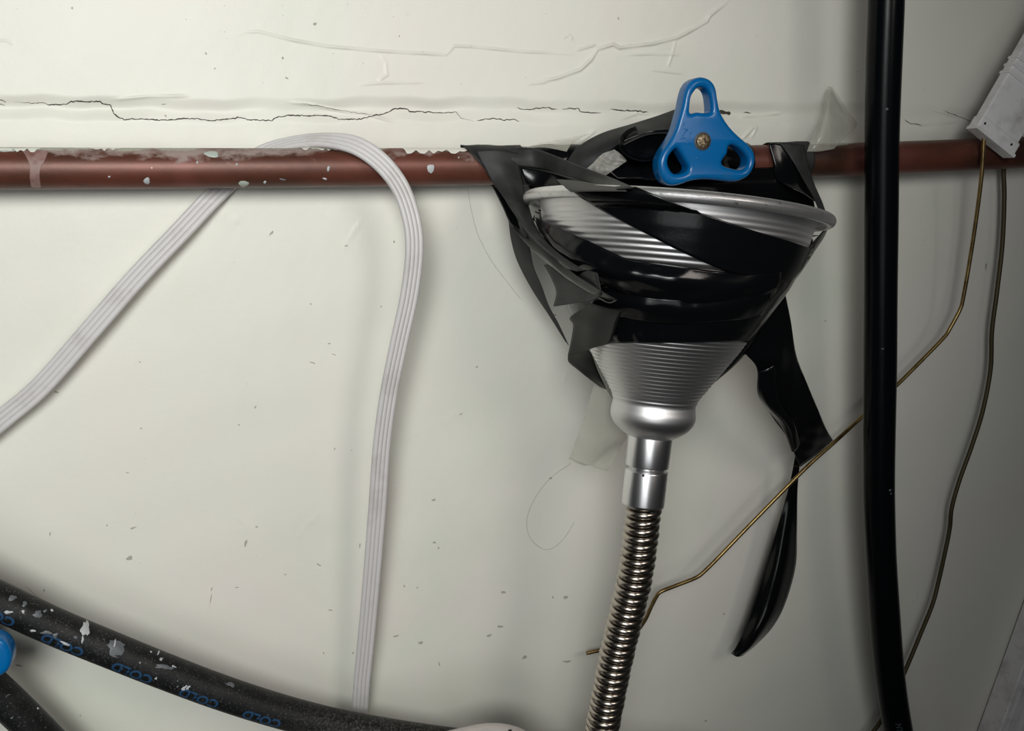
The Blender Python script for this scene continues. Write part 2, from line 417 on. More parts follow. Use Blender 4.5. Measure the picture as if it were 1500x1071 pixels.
CRACKS = [
    ([(22, 149), (35, 151), (62, 151), (75, 154), (97, 153), (105, 149), (147, 149), (152, 153), (161, 153), (167, 167), (173, 172), (185, 176), (195, 174),
      (225, 176), (255, 176), (262, 174), (290, 174), (312, 177), (335, 175), (352, 172), (366, 176), (398, 177), (408, 171), (430, 169), (470, 170), (485, 170),
      (497, 175), (527, 175), (545, 170), (565, 166), (578, 159), (596, 159), (600, 163), (625, 164), (650, 165), (668, 164), (674, 173), (690, 177), (693, 179)], 1.9),
    ([(697, 177), (715, 174), (728, 174), (735, 176), (750, 175), (760, 178)], 1.7), ([(757, 157), (763, 161), (785, 159), (803, 158), (812, 161), (816, 160)], 1.5),
    ([(822, 160), (846, 159), (849, 164), (866, 166), (880, 165)], 1.5), ([(893, 160), (912, 162), (930, 162), (950, 165)], 2.0), ([(1089, 165), (1101, 166)], 1.4),
    ([(0, 146), (10, 150)], 1.3), ([(0, 152), (7, 155)], 1.3), ([(1322, 175), (1332, 182), (1346, 184)], 1.1), ([(1380, 163), (1428, 180)], 0.9),
    ([(440, 152), (470, 156), (500, 162), (544, 169)], 0.7),
]
for i, (pts, w) in enumerate(CRACKS):
    v, f = ribbon(pts, w, 20 + i)
    obj('crack', v, f, 'crack', wall)
v, f = ribbon([(1052, 162), (1060, 165), (1071, 166)], 6.5, 77, n=9, jit=0.4)
obj('crack', v, f, 'crack', wall)

def blob_on(fun, cx, cy, rx, ry, rot, seed, n=14, rough=0.3):
    r = np.random.default_rng(seed); a = np.linspace(0, 2 * math.pi, n, endpoint=False)
    k = 1 + rough * (np.sin(2 * a + r.uniform(0, 6)) * 0.5 + np.sin(3 * a + r.uniform(0, 6)) * 0.4 + r.uniform(-.3, .3, n))
    x, y = np.cos(a) * rx * k, np.sin(a) * ry * k
    c, s = math.cos(rot), math.sin(rot)
    X = np.concatenate([[cx], cx + (x * c - y * s) * .6, cx + x * c - y * s]); Y = np.concatenate([[cy], cy + (x * s + y * c) * .6, cy + x * s + y * c])
    lift = np.concatenate([[1.0], np.full(n, 0.85), np.zeros(n)])
    v = fun(X, Y, lift)
    f = [(0, 1 + i, 1 + (i + 1) % n) for i in range(n)] + [(1 + i, 1 + n + i, 1 + n + (i + 1) % n, 1 + (i + 1) % n) for i in range(n)]
    return v, f
def wfun(X, Y, l):
    p = wall_pt(X, Y, 0.0); p[:, 1] -= 0.00010 + 0.0001 * l; return p
SPECKS = [(83, 574, 4, 1.2, .5), (190, 817, 4.5, 3.5, 0), (195, 773, 4, 1.5, -.3), (187, 692, 2.5, .8, 0), (350, 622, 1.2, 1.2, 0), (374, 596, 1.4, 2, .4), (398, 341, 1.6, 4, .6),
          (507, 360, 3, .9, .1), (577, 354, 1.2, 2.5, -.4), (558, 449, 1.5, 1, 0), (455, 445, 2, .8, .5), (635, 732, 3, 1.8, -.5), (636, 794, 2.2, 1.8, 0), (642, 802, 1.5, 1.5, 0),
          (809, 874, 1.4, 1.4, 0), (643, 972, 1.1, 2.6, -.4), (517, 956, 1.5, 1.5, 0), (474, 956, 1.5, 1.3, 0), (698, 537, 1.5, 1.5, 0), (675, 606, 2.5, .9, -.4), (527, 799, .8, 5, .1),
          (310, 862, 1.2, 2.2, .3), (309, 876, .6, 8, .12), (65, 864, 1.8, 1.6, 0), (347, 860, 2.6, .9, 0), (418, 841, 1.5, 1.2, 0), (28, 974, 5, 1.6, .3), (118, 1047, 1.2, 1.2, 0),
          (107, 13, 1.5, 1.5, 0), (302, 79, 1.1, 2.2, -.3), (315, 101, 1.2, 1.2, 0), (584, 54, 1.1, 1.3, 0), (904, 28, .9, 2.4, -.1), (240, 153, 3, 1, 0), (243, 170, 1.8, 1.2, .6),
          (414, 86, 1.2, 2.6, -.3), (420, 115, 2.2, 1.4, .4), (461, 36, 3, 2, .2), (376, 771, 2, 1.2, .5), (360, 795, 2, 5, .1), (157, 769, 1.2, 1.2, 0), (74, 781, 1.2, 2.4, .3),
          (828, 874, 4, 2, -.1), (768, 962, 4, 2.2, -.2), (732, 917, 4, 2, -.1), (716, 930, 4, 1.6, -.2), (737, 867, 4, 1.6, -.2), (616, 941, 4.5, 1.8, -.1), (580, 931, 4, 1.5, -.2),
          (830, 968, 5, 2, 0), (812, 461, 3.2, 1.0, .4), (592, 858, 1.5, 1.5, 0), (611, 860, 1.5, 1, 0), (484, 893, 3, 1, 0), (467, 827, 3.5, 1.2, .5), (806, 700, 3, 1.2, -.1),
          (207, 627, 2, .9, .2), (205, 530, 1.2, 1.2, 0), (489, 519, 3, .8, .4), (490, 657, 1.3, 1.3, 0), (458, 531, 4, 1, .3), (482, 503, 1.5, 1.2, 0), (1060, 899, 1.4, 1.4, 0),
          (1033, 1055, 2, 1.4, 0), (1443, 390, 1.6, 5, .2), (1208, 470, 2, 1, 0)]
sv, sf = [], []
for i, (x, y, rx, ry, rot) in enumerate(SPECKS):
    v, f = blob_on(wfun, x, y, rx, ry, rot, i, n=9, rough=0.45)
    b = len(sv); sv += list(v); sf += [tuple(k + b for k in q) for q in f]
for i in range(70):
    v, f = blob_on(wfun, RNG.uniform(10, 1480), RNG.choice([RNG.uniform(5, 140), RNG.uniform(285, 1060)]), RNG.uniform(.4, 1.0), RNG.uniform(.35, .6), RNG.uniform(0, 3), 300 + i, n=6)
    b = len(sv); sv += list(v); sf += [tuple(k + b for k in q) for q in f]
tag(obj('dirt_specks', sv, sf, 'speck', wall), kind='stuff')

# ------------------------------------------------------------------ copper pipe
PO, PR = 0.022, 0.0108
PIPE = path([(-330, 248, PO), (-120, 247.5, PO), (0, 247, PO), (200, 246.8, PO), (400, 246, PO), (700, 244, PO), (1000, 240, PO), (1240, 234, PO), (1440, 226, PO), (1600, 218, PO), (1750, 209, PO)], 600, 0.6, 0.6)
PIPE_PX = proj(PIPE)[0]
pmid = PIPE[300]
def hose_blob_fun(p, r):
    def fun(X, Y, l):
        d = ray(X, Y); d /= np.linalg.norm(d, axis=1)[:, None]
        out = []
        for k in range(len(d)):
            w = p - CAM; s = w @ d[k]; q = CAM + d[k] * s[:, None]; dist = np.linalg.norm(q - p, axis=1)
            i = int(np.argmin(dist)); dd = min(dist[i], r * 0.995)
            h = math.sqrt(r * r - dd * dd)
            x = q[i] - p[i]; x = x / (np.linalg.norm(x) + 1e-12) * dd
            nr = x - d[k] * h; nr /= np.linalg.norm(nr)
            out.append(p[i] + nr * (r + 0.00006 + 0.00040 * l[k]))
        return np.array(out)
    return fun
def build_pipe():
    t = thing('copper_pipe', pmid, 'aged copper pipe with paint splashes running across the wall', 'pipe')
    v, f = tube(PIPE, PR, 40)
    o = obj('tube', v, f, 'copper', t)
    fine = np.stack([np.interp(np.linspace(0, 599, 6000), np.arange(600), PIPE[:, k]) for k in range(3)], 1)
    pfun = hose_blob_fun(fine, PR)
    for i, (x, y, rx, ry, rot, m) in enumerate([(215, 265, 5, 4.5, 0, 'splash'), (357, 269, 8, 4, -.15, 'mint'), (388, 267, 2.2, 2.2, 0, 'splash'), (481, 247, 2, 4, .3, 'splash'),
                                          (631, 247, 5, 8, 0, 'splash'), (310, 226, 12, 4, .1, 'mint'), (289, 238, 1.8, 1.8, 0, 'splash'), (347, 241, 1.8, 1.8, 0, 'splash'),
                                          (160, 259, 1.8, 1.5, 0, 'splash'), (476, 262, 3.5, 1.5, .4, 'splash'), (10, 220, 12, 3, 0, 'mint'), (1215, 214, 5, 2.5, .3, 'splash'),
                                          (672, 231, 1.4, 1.4, 0, 'splash'), (1387, 224, 1.4, 1.4, 0, 'splash'), (1361, 237, 1.4, 1.4, 0, 'splash'), (414, 263, 5, 1.4, .1, 'splash_thin')]):
        v, f = blob_on(pfun, x, y, rx, ry, rot, 50 + i, n=16, rough=0.25)
        obj('paint_spot', v, f, m, t)
    # the run of thin paint near the left end and the crusts of wall paint along the top
    for i, (x0, x1, yt, yb) in enumerate([(44, 62, 222, 275), (590, 693, 217.5, 227), (132, 178, 218, 223), (-5, 60, 218, 224), (440, 500, 217, 222)]):
        r = np.random.default_rng(90 + i); n = 26
        n = 60; X = np.linspace(x0, x1, n)
        k_ = np.interp(X, np.linspace(x0, x1, 9 + int((x1 - x0) / 12)), r.random(9 + int((x1 - x0) / 12))) * np.clip(np.minimum(X - x0, x1 - X) / 6, 0, 1)
        yb_ = yb - (1 - k_) * (yb - yt) * (0.03 if i == 0 else 0.9)
        Yg = np.array([yt * (1 - q) + yb_ * q for q in np.linspace(0, 1, 8)])
        Xg = np.tile(X, (8, 1))
        if i == 0:      # a drip: wide where it starts, narrow further down, wavering
            q = np.linspace(0, 1, 8)[:, None]
            Xg = 52 + (Xg - 53) * (2.1 - 1.3 * np.clip(q * 2.2, 0, 1)) + 1.5 * np.sin(q * 7)
        v = pfun(Xg.ravel(), Yg.ravel(), np.full(8 * n, 1.0))
        obj('paint_run', v, grid_faces(8, n), 'drip' if i == 0 else 'wall', t)
    return t
pipe = build_pipe()

def sleeve(name, x0, x1, m, parent, slant=0.0, r=0.0014, seed=0, lump=0.0006):
    """tape wound round the pipe between two photo columns"""
    sl = np.concatenate([[0], np.cumsum(np.linalg.norm(np.diff(PIPE, axis=0), axis=1))])
    s0, s1 = np.interp([x0, x1], PIPE_PX, sl)
    n, k = max(30, int((x1 - x0) / 2)), 40
    t, N, B = frames(PIPE)
    at = lambda arr, q: np.array([np.interp(q, sl, arr[:, c]) for c in range(3)])
    a = np.linspace(0, 2 * math.pi, k, endpoint=False)
    v = []
    for i in range(n):
        u = i / (n - 1)
        for j in range(k):
            s = s0 + (s1 - s0) * u
            nrm = at(N, s) * math.cos(a[j]) + at(B, s) * math.sin(a[j])
            s += slant * (-nrm[2]) * (1 - u)
            q = at(PIPE, s) + nrm * (PR + r)
            v.append(q + nrm * lump * vnoise(q[None], 160, seed)[0])
    return obj(name, v, grid_faces(n, k, True), m, parent, solid=0.0004)

# ------------------------------------------------------------------ funnel frame and profile
RIMC = P(989.0, 310.0, 0.098)         # centre of the rim
NECK = P(941.5, 740.0, 0.112)         # end of the collar
AX = RIMC - NECK; AXL = np.linalg.norm(AX); AX /= AXL
toC = CAM - RIMC; FR = toC - AX * (toC @ AX); FR /= np.linalg.norm(FR)       # towards the camera, square to the axis
SD = np.cross(AX, FR)
if SD @ RT < 0: SD = -SD
_ss = np.linspace(0, AXL * 1.02, 400); _, _py = proj(RIMC - AX * _ss[:, None])
def s_of(y): return float(np.interp(y, _py, _ss))      # distance below the rim for a photo row on the axis
def r_of(y, half):
    p = RIMC - AX * s_of(y); return half * ((p - CAM) @ VW) / F * (0.99 - 0.05 * half / 221)
PROF = [(318, 212), (345, 203), (380, 190), (410, 176), (455, 148), (505, 117), (545, 89), (580, 65), (590, 61.5)]
PS = np.array([s_of(y) for y, h in PROF]); PRr = np.array([r_of(y, h) for y, h in PROF])
PS[0] = -0.001
RIMR = 0.0800; BEAD = 0.0031
def r_env(s):     # outer envelope with the rim bead
    r = np.interp(s, PS, PRr)
    d = np.clip(1 - (np.asarray(s) / 0.006) ** 2, 0, 1)
    return np.maximum(r, np.where(np.abs(s) < 0.006, PRr[0] + (RIMR + BEAD - PRr[0]) * np.sqrt(d), 0))
def cone_xyz(th, s, off):
    rad = np.sin(th)[..., None] * SD + np.cos(th)[..., None] * FR
    return RIMC - AX * np.asarray(s)[..., None] + rad * (r_env(s) + off)[..., None]
_TH, _S = np.meshgrid(np.radians(np.linspace(-112, 112, 225)), np.linspace(-0.004, PS[-1], 200))
_TH, _S = _TH.ravel(), _S.ravel()
def cone_uv(px, py):
    """photo pixel -> (angle, distance below rim) on the visible side of the funnel"""
    gx, gy = proj(cone_xyz(_TH, _S, np.full(_TH.shape, 0.001)))
    th, s = np.zeros(len(px)), np.zeros(len(px))
    for i, (x, y) in enumerate(zip(px, py)):
        d2 = (gx - x) ** 2 + (gy - y) ** 2 + 2.0 * np.abs(_TH)
        k = np.argmin(d2); th[i], s[i] = _TH[k], _S[k]
    e = 1e-4
    for it in range(2):
        o = np.full(len(px), 0.001)
        x0, y0 = proj(cone_xyz(th, s, o)); x1, y1 = proj(cone_xyz(th + e, s, o)); x2, y2 = proj(cone_xyz(th, s + e, o))
        a, b, c, d = (x1 - x0) / e, (x2 - x0) / e, (y1 - y0) / e, (y2 - y0) / e
        det = a * d - b * c; ex, ey = px - x0, py - y0
        ok = (np.abs(det) > 1e4) & (np.hypot(ex, ey) < 6)
        det = np.where(ok, det, 1)
        dt, ds = (d * ex - b * ey) / det, (-c * ex + a * ey) / det
        ok &= (np.abs(dt) < 0.08) & (np.abs(ds) < 0.005)
        th = th + np.where(ok, dt, 0); s = s + np.where(ok, ds, 0)
    return th, s
def cone_point(px, py, off):
    th, s = cone_uv(px, py)
    return cone_xyz(th, s, np.asarray(off, float))

def lathe(prof, k=96):
    """prof: (s, r) list along the funnel axis"""
    a = np.linspace(0, 2 * math.pi, k, endpoint=False)
    v = [RIMC - AX * s + (SD * math.sin(t) + FR * math.cos(t)) * r for s, r in prof for t in a]
    return v, grid_faces(len(prof), k, True)
def build_funnel():
    t = thing('funnel', NECK, 'ribbed aluminium funnel taped under the copper pipe', 'funnel')
    prof = []
    ss = np.linspace(0.001, PS[-1], 420)
    for s in ss:
        y = float(np.interp(s, _ss, _py))
        r = float(np.interp(s, PS, PRr))
        pitch = 0.0029 if y < 420 else 0.0021
        amp = 0.00013 if y < 420 else 0.00016
        amp *= float(np.clip((y - 318) / 30, 0, 1)) * float(np.clip((600 - y) / 25, 0, 1))
        prof.append((s, r + amp * math.sin(s / pitch * 2 * math.pi)))
    base = [(590, 61.5), (597, 62.5), (605, 63.5), (613, 62.5), (621, 58.5), (628, 52), (634, 44), (638, 37), (640, 32)]
    bb = catmull(np.array([(s_of(y), r_of(y, h)) for y, h in base]), 40)
    prof += [tuple(q) for q in bb[1:]]
    inner = [(s, max(r - 0.0016, 0.004)) for s, r in prof[::-1][::6]]
    v, f = lathe(prof + inner + [prof[0]])
    obj('cone', v, f, 'alu', t)
    a = np.linspace(0, 2 * math.pi, 17)
    rimp = [(-math.sin(q) * BEAD, RIMR + math.cos(q) * BEAD) for q in a]
    v, f = lathe(rimp, 128)
    obj('rim', v, f, 'alu_rim', t)
    c1 = [(636, 24), (638, 32.5), (640, 33), (681, 32.3), (683, 31.5), (684, 27)]
    v, f = lathe([(s_of(y), r_of(y, h)) for y, h in c1], 64); obj('spout_collar', v, f, 'chrome', t)
    return t
funnel = build_funnel()

def build_hose():
    t = thing('flexible_hose', P(943.5, 740.0, 0.112), 'coiled stainless steel hose hanging from the funnel spout', 'hose')
    c2 = [(683.5, 26), (687, 27), (688, 31.5), (690, 32), (737, 31.6), (740, 31), (741, 20)]
    v, f = lathe([(s_of(y), r_of(y, h)) for y, h in c2], 64); obj('ferrule', v, f, 'chrome', t)
    s_ = r_of(700, 32)
    d = RIMC - AX * s_of(712) + FR * (s_ - 0.00005)
    v, f = [], []
    a = np.linspace(0, 2 * math.pi, 12, endpoint=False)
    c = RIMC - AX * s_of(691.0) + (FR * math.cos(-.12) + SD * math.sin(-.12)) * (r_of(691, 32) + 0.0001)
    v = [c + (SD * math.cos(q) + AX * math.sin(q)) * 0.0008 for q in a]
    obj('dimple', v, [tuple(range(12))], 'steel_core', t)
    pts = [(943.5, 736, .112), (941, 760, .112), (936.5, 800, .111), (929, 850, .110), (916, 905, .108), (902, 965, .106), (889, 1030, .104), (881, 1071, .102), (866, 1130, .10), (850, 1200, .098)]
    p = path(pts, 220, 0, 0.10)
    rr = 27.0 * mmpx(930, 850, 0.12)
    wr = 0.0021
    v, f = tube(p, rr - wr * 1.6, 24); obj('core', v, f, 'steel_core', t)
    L = np.sum(np.linalg.norm(np.diff(p, axis=0), axis=1))
    pitch = 0.00475; turns = L / pitch
    n = int(turns * 26)
    u = np.linspace(0, 1, n); pp = np.stack([np.interp(u, np.linspace(0, 1, len(p)), p[:, k]) for k in range(3)], 1)
    tt, N, B = frames(pp)
    ang = u * turns * 2 * math.pi
    rw = (rr - wr) * (1 + 0.02 * np.sin(ang * 0.31))
    hel = pp + (N * np.cos(ang)[:, None] + B * np.sin(ang)[:, None]) * rw[:, None]
    v, f = tube(hel, wr, 8); obj('coil', v, f, 'steel', t)
    return t
build_hose()

# ------------------------------------------------------------------ blue three-lobed valve handle
HZ = [(510, 72), (575, 88), (618, 125), (642, 180), (655, 260), (672, 345), (705, 420), (765, 505), (840, 580), (915, 645), (962, 710), (972, 790), (950, 865), (905, 922), (835, 955), (755, 962),
      (650, 948), (530, 942), (430, 955), (340, 985), (262, 996), (205, 968), (170, 915), (152, 845), (155, 775), (185, 702), (240, 618), (288, 530), (320, 430), (350, 320), (370, 220), (395, 150), (440, 95)]
HOLES = [[(470, 178), (500, 160), (545, 165), (575, 200), (590, 260), (597, 330), (590, 372), (540, 378), (480, 372), (440, 382), (418, 370), (420, 310), (432, 235)],
         [(300, 680), (335, 715), (370, 775), (402, 840), (380, 880), (320, 898), (275, 890), (242, 845), (230, 790), (250, 730)],
         [(775, 650), (830, 672), (885, 725), (910, 780), (895, 835), (850, 862), (780, 852), (720, 835), (690, 805), (705, 765), (735, 725), (745, 670)]]
HOFF = 0.074
def zp(q): q = np.asarray(q, float); return np.stack([940 + q[:, 0] * .1727, 100 + q[:, 1] * .1727], 1)
def closed_smooth(q, n):
    q = np.asarray(q, float); m = len(q)
    e = np.vstack([q[-2:], q, q[:3]])
    u = np.linspace(0, m, n, endpoint=False); i = u.astype(int); f = (u - i)[:, None]
    a, b, c, d = e[i + 1], e[i + 2], e[i + 3], e[i + 4]
    return 0.5 * (2 * b + (c - a) * f + (2 * a - 5 * b + 4 * c - d) * f ** 2 + (3 * b - a - 3 * c + d) * f ** 3)
def handle_mesh(holes=True):
    """handle in its own frame: x right along the wall, y up, z towards the room; origin at the screw"""
    c0 = P(1029.0, 207.0, HOFF)
    cu = bpy.data.curves.new('tmp_handle', 'CURVE'); cu.dimensions = '2D'; cu.fill_mode = 'BOTH'
    cu.bevel_depth = 0.0028; cu.bevel_resolution = 4; cu.extrude = 0.0060 - 0.0028; cu.offset = -0.0028
    loops = [closed_smooth(zp(HZ), 150)] + [closed_smooth(zp(h), 60) for h in HOLES if holes]
    for k, lp in enumerate(loops):
        w = P(lp[:, 0], lp[:, 1], HOFF) - c0
        if k:    # keep the holes at the size seen, against the bevel's shrink
            xy = np.stack([w[:, 0], w[:, 2]], 1); cc = xy.mean(0); xy = cc + (xy - cc) * 1.0
        else: xy = np.stack([w[:, 0], w[:, 2]], 1)
        sp = cu.splines.new('POLY'); sp.points.add(len(xy) - 1); sp.use_cyclic_u = True
        for i, q in enumerate(xy): sp.points[i].co = (q[0], q[1], 0, 1)
    o = bpy.data.objects.new('tmp_handle', cu); COL.objects.link(o)
    dg = bpy.context.evaluated_depsgraph_get(); dg.update()
    me = bpy.data.meshes.new_from_object(o.evaluated_get(dg))
    bpy.data.objects.remove(o); bpy.data.curves.remove(cu)
    bm = bmesh.new(); bm.from_mesh(me); bmesh.ops.remove_doubles(bm, verts=bm.verts, dist=1e-6); bm.to_mesh(me); bm.free()
    v = np.array([q.co[:] for q in me.vertices]); f = [tuple(q.vertices) for q in me.polygons]
    bpy.data.meshes.remove(me)
    return v, f, c0
HV, HF, HC = handle_mesh()
HV2, HF2, _ = handle_mesh(False)
def smooth_by_angle(o, deg=40):
    me = o.data
    me.polygons.foreach_set('use_smooth', [True] * len(me.polygons))
    bm = bmesh.new(); bm.from_mesh(me)
    for e in bm.edges:
        if len(e.link_faces) == 2 and e.calc_face_angle(0) > math.radians(deg): e.smooth = False
    bm.to_mesh(me); bm.free()
def build_valve(name, c, rot, label, full=True, HV=HV, HF=HF):
    """c: screw position on the handle's front plane; the stem runs back to the wall side"""
    t = thing(name, (c[0], -PO if full else -0.02, c[2]), label, 'valve')
    cr, sr = math.cos(rot), math.sin(rot)
    x, z = HV[:, 0] * cr - HV[:, 1] * sr, HV[:, 0] * sr + HV[:, 1] * cr
    v = np.stack([c[0] + x, c[1] + 0.0060 - HV[:, 2], c[2] + z], 1)
    h = obj('handle', v, HF, 'blue', t); smooth_by_angle(h, 50)
    EX, EY, EZ = np.array([1., 0, 0]), np.array([0, 1., 0]), np.array([0, 0, 1.])
    a = np.linspace(0, 2 * math.pi, 32, endpoint=False)
    def turned(prof, seg=32, m='brass_worn', nm='screw', parent=t):
        vv = [c + EY * d + (EX * math.cos(q) + EZ * math.sin(q)) * r for d, r in prof for q in np.linspace(0, 2 * math.pi, seg, endpoint=False)]
        ff = grid_faces(len(prof), seg, True); ff.append(tuple(range(seg))); ff.append(tuple((len(prof) - 1) * seg + j for j in range(seg)))
        return obj(nm, vv, ff, m, parent)
    turned([(0.002, 0.0052), (-0.0004, 0.0052), (-0.0009, 0.0048)], m='splash_thin', nm='washer')
    s = turned([(0.002, 0.0046), (-0.0010, 0.0046), (-0.0018, 0.0038), (-0.0021, 0.0020)], nm='screw_head')
    turned([(0.009, 0.0056), (0.030, 0.0056), (0.030, 0.0075), (0.040, 0.0085), (0.044, 0.0115), (0.051, 0.0115)], m='steel_core', nm='stem')
    # moulded marks on the front face, left of the screw
    for k, (dx, dz, lx, lz, ro) in enumerate([(-.0115, .004, .0042, .0006, .9), (-.0108, .0065, .0034, .0006, -.3), (-.0122, .0015, .003, .0006, .2), (-.0085, .0015, .0075, .0005, 1.25), (-.012, .009, .0024, .0006, 1.2), (-.003, -.0095, .0012, .0012, 0)]):
        ax = EX * math.cos(ro) + EZ * math.sin(ro); az = np.cross(ax, EY)
        vv, ff = box_verts(c + EX * (dx * cr - dz * sr) + EZ * (dx * sr + dz * cr), ax, EY, az, lx, 0.0005, lz)
        bevelled(obj('moulded_mark', vv, ff, 'blue', h), 0.0002, 2)
    return t
build_valve('stop_valve', HC, 0.0, 'blue three-lobed tap handle on the copper pipe above the funnel')
LH = P(-94.0, 982.0, 0.076)
build_valve('stop_valve', LH, math.radians(-88), 'blue tap handle cut off by the left edge above the lower hose', full=False, HV=HV2 * np.array([1.2, 1.0, 1.0]), HF=HF2)

# ------------------------------------------------------------------ black tape wound round funnel and pipe
TP = thing('black_tape', P(960.0, 420.0, 0.10), 'glossy black electrical tape wound round the funnel and pipe', 'tape')
def build_wrap():
    top = [(782, 312), (790, 320), (812, 330), (860, 352), (915, 378), (985, 388), (1062, 397), (1110, 396), (1160, 378), (1186, 362), (1200, 352)]
    bot = [(858, 507), (875, 505), (897, 503), (940, 502), (1000, 502), (1050, 501), (1083, 500)]
    tt, ts = cone_uv(np.array([q[0] for q in top], float), np.array([q[1] for q in top], float))
    bt, bs = cone_uv(np.array([q[0] for q in bot], float), np.array([q[1] for q in bot], float))
    o1, o2 = np.argsort(tt), np.argsort(bt)
    na, nb = 220, 40
    th = np.linspace(-math.pi, math.pi, na, endpoint=False)
    st = np.interp(th, np.concatenate([[-math.pi], tt[o1], [math.pi]]), np.concatenate([[ts.mean()], ts[o1], [ts.mean()]]))
    sb = np.interp(th, np.concatenate([[-math.pi], bt[o2], [math.pi]]), np.concatenate([[bs.mean()], bs[o2], [bs.mean()]]))
    v = []
    for j in range(nb):
        u = j / (nb - 1); s = st * (1 - u) + sb * u
        p0 = cone_xyz(th, s, np.zeros(na))
        wr = 0.0009 * np.maximum(0, vnoise(p0 * np.array([1, 1, 2.2]), 70, 5)) + 0.0004 * np.abs(vnoise(p0, 150, 9))
        fold = 0.0016 * np.exp(-((u - 0.93) / 0.06) ** 2) * np.maximum(0, np.sin(th * 26 + 1.5)) * np.exp(-((th + 0.35) / 0.45) ** 2)
        v.append(cone_xyz(th, s, 0.0011 + wr * math.sin(math.pi * u) ** 0.5 + fold))
    return obj('wound_band', np.concatenate(v), grid_faces(nb, na, True), 'tape', TP, solid=0.0004)
build_wrap()
def t_(name, rows, m='tape', **k): return sheet(name, rows, m, TP, **k)
# diagonal strip across the front, over the rim
t_('diagonal_strip', [[(838, 279, .0016), (886, 275, .0018), (932, 274, .0016)], [(862, 296, .0016), (915, 292, .0018), (958, 285, .0016)], [(900, 318, .0016), (950, 308, .0016), (990, 299, .0016)],
                      [(950, 344, .0017), (1000, 328, .0017), (1040, 317, .0017)], [(1000, 370, .0018), (1055, 350, .0018), (1100, 337, .0018)], [(1062, 397, .0020), (1110, 372, .0021), (1150, 352, .0020)],
                      [(1118, 408, .0024), (1150, 388, .0024), (1184, 363, .0022)], [(1150, 414, .0026), (1172, 392, .0026), (1198, 362, .0024)]], cone=True, nu=60, nv=22, wr=0.00012, wf=200)
# heavy folded strip from the pipe across the front
t_('folded_strip', [[(786, 316, .004), (781, 326, .005), (778, 338, .002)], [(815, 331, .0030), (806, 346, .006), (797, 362, .0030)], [(860, 353, .0026), (850, 374, .0075), (838, 398, .0028)],
                    [(915, 379, .0026), (905, 398, .0080), (893, 420, .0030)], [(970, 388, .0026), (962, 410, .0075), (955, 440, .0028)], [(1030, 396, .0024), (1025, 420, .0055), (1020, 448, .0030)],
                    [(1090, 402, .0024), (1088, 420, .0040), (1085, 445, .0024)], [(1140, 398, .0028), (1136, 414, .0036), (1130, 432, .0022)]], cone=True, nu=80, nv=26, wr=0.0011, wf=160, seed=6)
t_('folded_strip', [[(880, 425, .003), (872, 440, .004), (866, 452, .0022)], [(950, 436, .004), (946, 452, .0055), (940, 470, .0022)], [(1010, 440, .0035), (1008, 455, .0050), (1006, 474, .0022)],
                    [(1080, 436, .0030), (1080, 450, .0042), (1078, 468, .0022)], [(1128, 425, .0026), (1122, 440, .0034), (1112, 462, .0020)]], cone=True, nu=60, nv=20, wr=0.0009, wf=140, seed=16)
# left: wound on the pipe, then a strap down to the funnel
sleeve('pipe_winding', 700, 762, 'tape_matte', TP, slant=0.010, seed=3)
t_('strap', [[(697, 221, .0345), (728, 219, .0360), (758, 224, .0355)], [(705, 238, .0358), (734, 240, .0385), (762, 248, .0370)], [(722, 268, .040), (745, 270, .0445), (768, 278, .043)],
             [(738, 290, .058), (756, 296, .064), (775, 304, .064)], [(752, 312, .078), (766, 320, .086), (783, 328, .088)], [(772, 340, .092), (783, 346, .102), (797, 350, .106)],
             [(797, 366, .100), (808, 372, .113), (822, 374, .122)], [(838, 395, .118), (846, 397, .136), (856, 396, .142)]], 'tape_matte', wr=0.0007, wf=110, nu=50, nv=16, seed=2)
t_('strap', [[(722, 274, .042), (734, 277, .043), (748, 280, .044)], [(736, 303, .060), (748, 308, .063), (757, 310, .066)], [(749, 330, .076), (764, 338, .082), (772, 338, .086)],
             [(776, 362, .088), (790, 366, .097), (800, 364, .102)], [(806, 390, .098), (822, 398, .112), (836, 396, .120)], [(836, 414, .110), (856, 424, .132), (872, 420, .145)],
             [(875, 436, .138), (892, 444, .150), (905, 440, .160)]], 'tape', wr=0.0009, wf=120, nu=50, nv=14, seed=8)
# grey strip over the top of the pipe to the rim
t_('top_strip', [[(744, 219, .0335), (746, 232, .0365), (757, 243, .0365)], [(778, 217, .036), (784, 232, .0385), (792, 247, .0395)], [(808, 226, .052), (812, 240, .055), (816, 254, .058)],
                 [(850, 243, .082), (852, 254, .085), (853, 265, .088)], [(890, 258, .122), (888, 266, .124), (884, 273, .128)], [(928, 275, .170), (915, 276, .170), (905, 277, .168)]], 'tape_matte', wr=0.0002, wf=90, nu=40, nv=10)
t_('top_strip', [[(760, 244, .034), (764, 256, .035), (768, 270, .035)], [(800, 250, .040), (800, 262, .042), (800, 276, .045)], [(845, 262, .060), (842, 270, .062), (838, 282, .068)], [(905, 274, .09), (900, 282, .09), (895, 292, .09)]], 'tape', wr=0.0005, nu=24, nv=8)
t_('top_strip', [[(815, 263, .112), (822, 270, .125), (836, 281, .140)], [(850, 266, .130), (858, 273, .145), (870, 280, .160)], [(905, 275, .158), (912, 277, .165), (918, 280, .172)]], 'tape_grey', nu=16, nv=8, wr=0.0002)
# blade of tape behind, on the left
t_('back_strip', [[(745, 322, .060), (758, 340, .062), (776, 362, .062)], [(749, 352, .056), (764, 372, .057), (782, 392, .057)], [(759, 385, .050), (775, 402, .051), (793, 418, .051)], [(780, 425, .045), (792, 438, .045), (804, 448, .045)],
                  [(805, 463, .040), (812, 470, .040), (819, 476, .040)], [(828, 500, .036), (830, 502, .036), (833, 506, .036)]], 'tape_grey', nu=40, nv=10, wr=0.0003, wf=70)
